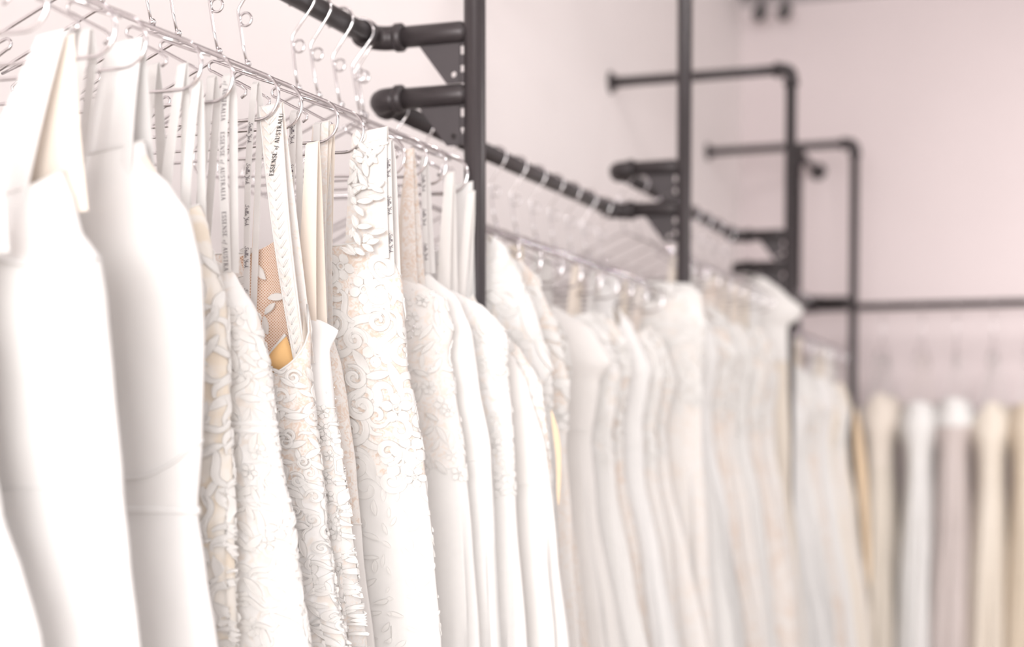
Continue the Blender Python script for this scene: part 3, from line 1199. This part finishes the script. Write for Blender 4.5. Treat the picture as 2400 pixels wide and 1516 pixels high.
Y = near(1000, 'chrome wire hanger eleventh from the left edge, its loop against the black plate')
g = Gown('sheer white gown with a hanging ribbon loop in front of nude lining', XR, Y,
         E2([(1005, 640), (1075, 700), (1105, 780), (1120, 900), (1150, 1050), (1165, 1250), (1180, 1516)], Y), 'tulle', 'tulle', seed=12, folds=12, thick=.035)
g.ribbon(L2(988, 372, Y), L2(1008, 640, Y), .011, 'script', sd=12, start=.03)
g.strap(L2(952, 380, Y), L2(945, 640, Y), .020, .03, 'nude', y0=.01, label='nude strap')

Y = near(1046, 'chrome wire hanger twelfth from the left edge, just left of the nearest post')
g = Gown('white lace gown whose rounded shoulder hides the foot of the nearest post', XR, Y,
         E2([(1020, 668), (1080, 690), (1139, 722), (1190, 790), (1186, 860), (1200, 960), (1214, 1170), (1238, 1516)], Y), 'lace', 'tulle', seed=13, closed=True, folds=13, thick=.04)
g.strap(L2(1050, 405, Y), L2(1040, 680, Y), .018, .03, 'ivory')
g.lace([(-.01, .12, at(1100, 1150, Y).z, at(1100, 760, Y).z, .034, ['leaf', 'scroll', 'flower'], .024)], 13, False)

Y = near(1096, 'chrome wire hanger thirteenth from the left edge, crossing the nearest post')
g = Gown('blush lace gown with broad white straps beside the nearest post', XR, Y,
         E2([(1112, 690), (1150, 760), (1225, 820), (1268, 900), (1282, 1010), (1300, 1180), (1326, 1516)], Y), 'lace_nude', 'lace', seed=14, folds=12, thick=.04)
g.strap(L2(1084, 430, Y), L2(1080, 705, Y), .036, .045, 'satin')
g.lace([(-.01, .14, at(1200, 1250, Y).z, at(1200, 800, Y).z, .040, ['scroll', 'flower', 'leaf'], .03)], 14, False)

Y = near(1172, 'last chrome wire hanger of the near rail, its loop right of the nearest post', yaw=.25, ymax=3.155)
g = Gown('plain ivory gown hung last on the near rail, close behind the blush lace gown', XR, Y,
         E2([(1100, 720), (1180, 790), (1240, 900), (1280, 1050), (1310, 1300), (1345, 1516)], Y), 'ivory', 'ivory', seed=15, folds=12, thick=.03)
g.strap(L2(1100, 450, Y), L2(1098, 725, Y), .016, .02, 'ivory')

g.sliver(L2(1284, 960, Y), L2(1306, 1185, Y), .017)

# ---- the farther rails ----
NTH = ['first', 'second', 'third', 'fourth', 'fifth', 'sixth', 'seventh', 'eighth', 'ninth', 'tenth', 'eleventh', 'twelfth', 'thirteenth']
KIND = {
    'strapless': ('strapless', [(.19, -.37), (.225, -.44), (.235, -.50), (.215, -.66), (.225, -.78), (.27, -1.0), (.33, -1.4)], False),
    'strappy': ('thin-strapped', [(.17, -.38), (.215, -.44), (.245, -.54), (.22, -.70), (.24, -.84), (.29, -1.05), (.36, -1.4)], False),
    'cap': ('cap-sleeved', [(.05, -.318), (.15, -.35), (.235, -.41), (.275, -.49), (.245, -.53), (.225, -.68), (.245, -.85), (.30, -1.1), (.36, -1.4)], True),
    'vneck': ('deep-necked', [(.155, -.35), (.20, -.41), (.245, -.53), (.225, -.68), (.235, -.82), (.285, -1.05), (.35, -1.4)], False),
}


def far_gown(x, y, zr, kind, body, skirt, colour, where, i, rz=0., yaw=0., scale=1., group=None, thick=.05, edge=None, closed=None, drop=.05, waist=None):
    word, prof, cl = KIND[kind]
    rr = random.Random(i * 31 + int(y * 100))
    k = scale * rr.uniform(.94, 1.08)
    dz = rr.uniform(-.03, .03) - drop
    e = edge or [(w * k, zr + z + dz) for w, z in prof]
    cl = cl if closed is None else closed
    hanger(x, y, zr, 'chrome hanger of the %s gown, %s' % (colour, where), yaw + rr.uniform(-.06, .06), 0, rz)
    g = Gown('%s %s gown, %s' % (colour, word, where), x, y, e, body, skirt, 'tan' if rr.random() < .04 else 'nude', seed=i + int(y * 10),
             scoop=.02 if kind == 'strapless' else (.16 if kind == 'vneck' else .07), bscoop=.03, closed=cl, folds=rr.choice((9, 11, 13)), thick=thick, rz=rz,
             fold_amp=.13, waist=e[0][1] - (waist or rr.uniform(.33, .40)), group=group)
    top = e[0][1]
    if 'lace' in body:
        g.lace([(-.03, .20, top - .36, top - .02, .055, ['leaf', 'flower', 'scroll', 'leaf'], .048)], i, False, .002)
    smat = rr.choice(['ribbon', 'ribbon', body, 'nude', 'cream'])
    if kind != 'cap':
        w = .012 if kind == 'strapless' else (.018 if kind == 'strappy' else .045)
        for sg in (1, -1):
            g.strap((sg * .155, zr - .262), (sg * min(.15, e[0][0] * .8), top - .012), w, w * 1.4, smat, y1=-.02)
    else:
        g.strap((.13, zr - .26), (.12, top - .03), .02, .03, 'ribbon')
    return g


PAL = [('white', 'tulle', 'tulle'), ('ivory', 'ivory', 'ivory'), ('white lace', 'lace', 'tulle'), ('blush', 'lace_nude', 'lace_fine'), ('white satin', 'satin', 'satin'),
       ('cream', 'cream', 'cream'), ('fine white lace', 'lace_fine', 'lace_fine'), ('nude-lined lace', 'lace_nude', 'lace_nude')]
# low rail between the two nearest posts
hooks = [1172, 1198, 1240, 1288, 1318, 1344, 1368, 1400, 1420, 1436, 1449]
kinds = ['cap', 'cap', 'vneck', 'strapless', 'cap', 'strappy', 'strapless', 'vneck', 'strapless', 'strappy', 'cap']
pal = [2, 3, 0, 7, 1, 2, 7, 4, 6, 3, 6]
lastY = 3.24
for i, hx in enumerate(hooks):
    Y = 3.335 + i * .1555
    c, b, s = PAL[pal[i]]
    ed = None
    if i == 10:      # wide sloping shoulder that covers the foot of the second post
        ed = E2([(1500, 668), (1560, 652), (1606, 655), (1640, 690), (1652, 760), (1640, 860), (1650, 1050), (1672, 1300), (1690, 1516)], Y)
    elif i == 0:
        ed = E2([(1150, 548), (1185, 575), (1220, 640), (1262, 745), (1290, 860), (1292, 1000), (1310, 1200), (1335, 1516)], Y)
    elif i == 1:
        ed = E2([(1215, 600), (1262, 660), (1310, 780), (1335, 900), (1330, 1050), (1352, 1250), (1380, 1516)], Y)
    far_gown(XR, Y, ZL, kinds[i], b, s, c, NTH[i] + ' beyond the nearest post', i, scale=1.05 + .02 * (i % 3), thick=.05, drop=.0, edge=ed, closed=i in (0, 1, 4, 10))
# high rail between second and third posts
kinds = ['strappy', 'strapless', 'cap', 'vneck', 'strapless', 'strappy', 'strapless', 'vneck']
pal = [2, 4, 7, 3, 2, 7, 3, 0]
for i in range(8):
    Y = YP[2] + .12 + i * .186
    c, b, s = PAL[pal[i]]
    far_gown(XR, Y, ZU, kinds[i], b, s, c, NTH[i] + ' past the second post', 20 + i, scale=1.08, thick=.075)
Y = YP[3] - .14
g = far_gown(XR, Y, ZU, 'cap', 'ivory', 'cream', 'cream', 'its cape-like shoulders in front of the third post', 29, thick=.05,
             edge=E2([(1690, 642), (1745, 638), (1795, 652), (1838, 685), (1882, 724), (1872, 748), (1846, 762), (1850, 900), (1862, 1100), (1880, 1300), (1900, 1516)], Y), closed=True)
# low rail to the fourth post
kinds = ['strappy', 'strapless', 'vneck', 'cap', 'strapless', 'strappy', 'vneck', 'strapless']
pal = [4, 2, 7, 4, 0, 5, 6, 5]
for i in range(8):
    Y = YP[3] + .13 + i * .21
    c, b, s = PAL[pal[i]]
    g = far_gown(XR, Y, ZL, kinds[i], b, s, c, NTH[i] + ' past the third post', 40 + i, scale=1.06, thick=.085)
g.sliver(L2(2002, 950, Y), L2(2040, 1380, Y), .075)
# rail along the end wall, gowns seen edge-on
ends = [(1972, 'white lace', 'lace', 'lace', 'strappy'), (2052, 'pale apricot', 'nude', 'cream', 'vneck'),
        (2146, 'white satin', 'satin', 'satin', 'strapless'), (2228, 'mauve-skirted', 'satin', 'mauve', 'strapless'), (2316, 'cream', 'cream', 'cream', 'vneck'),
        (2402, 'champagne', 'champagne', 'champagne', 'strapless'), (2490, 'ivory', 'ivory', 'ivory', 'strapless')]
for i, (px, c, b, s, kd) in enumerate(ends):
    x = at(px, 1200, YE5 - .2).x
    far_gown(x, YE5, ZL, kd, b, s, c, NTH[i] + ' from the left on the end wall rail', 60 + i, rz=-pi / 2, thick=.108, scale=.95, drop=.13, waist=.15 if i == 3 else None)

# ------------------------------------------------------------------ two small spots near the ceiling by the end wall
for i, (px, py) in enumerate(((1783, 15), (1840, 12))):
    p = at(px, py, YE - .25)
    root = empty('ceiling_spot', ('left' if i == 0 else 'right') + ' one of two tiny dark spot lamps under the ceiling at top right', 'lamp', p, 'small dark ceiling spots')
    mb = MB()
    mb.tube([(0, -.05, -.05), (0, -.045, -.052), (0, .03, -.012), (0, .035, -.01)], [.036, .040, .034, .02], 14)
    mb.build('lamp_head', 'lamp', root)
    mb = MB()
    mb.tube([(0, 0, -.02), (0, 0, ZC - p.z)], .008, 8)
    mb.build('stem', 'lamp', root)
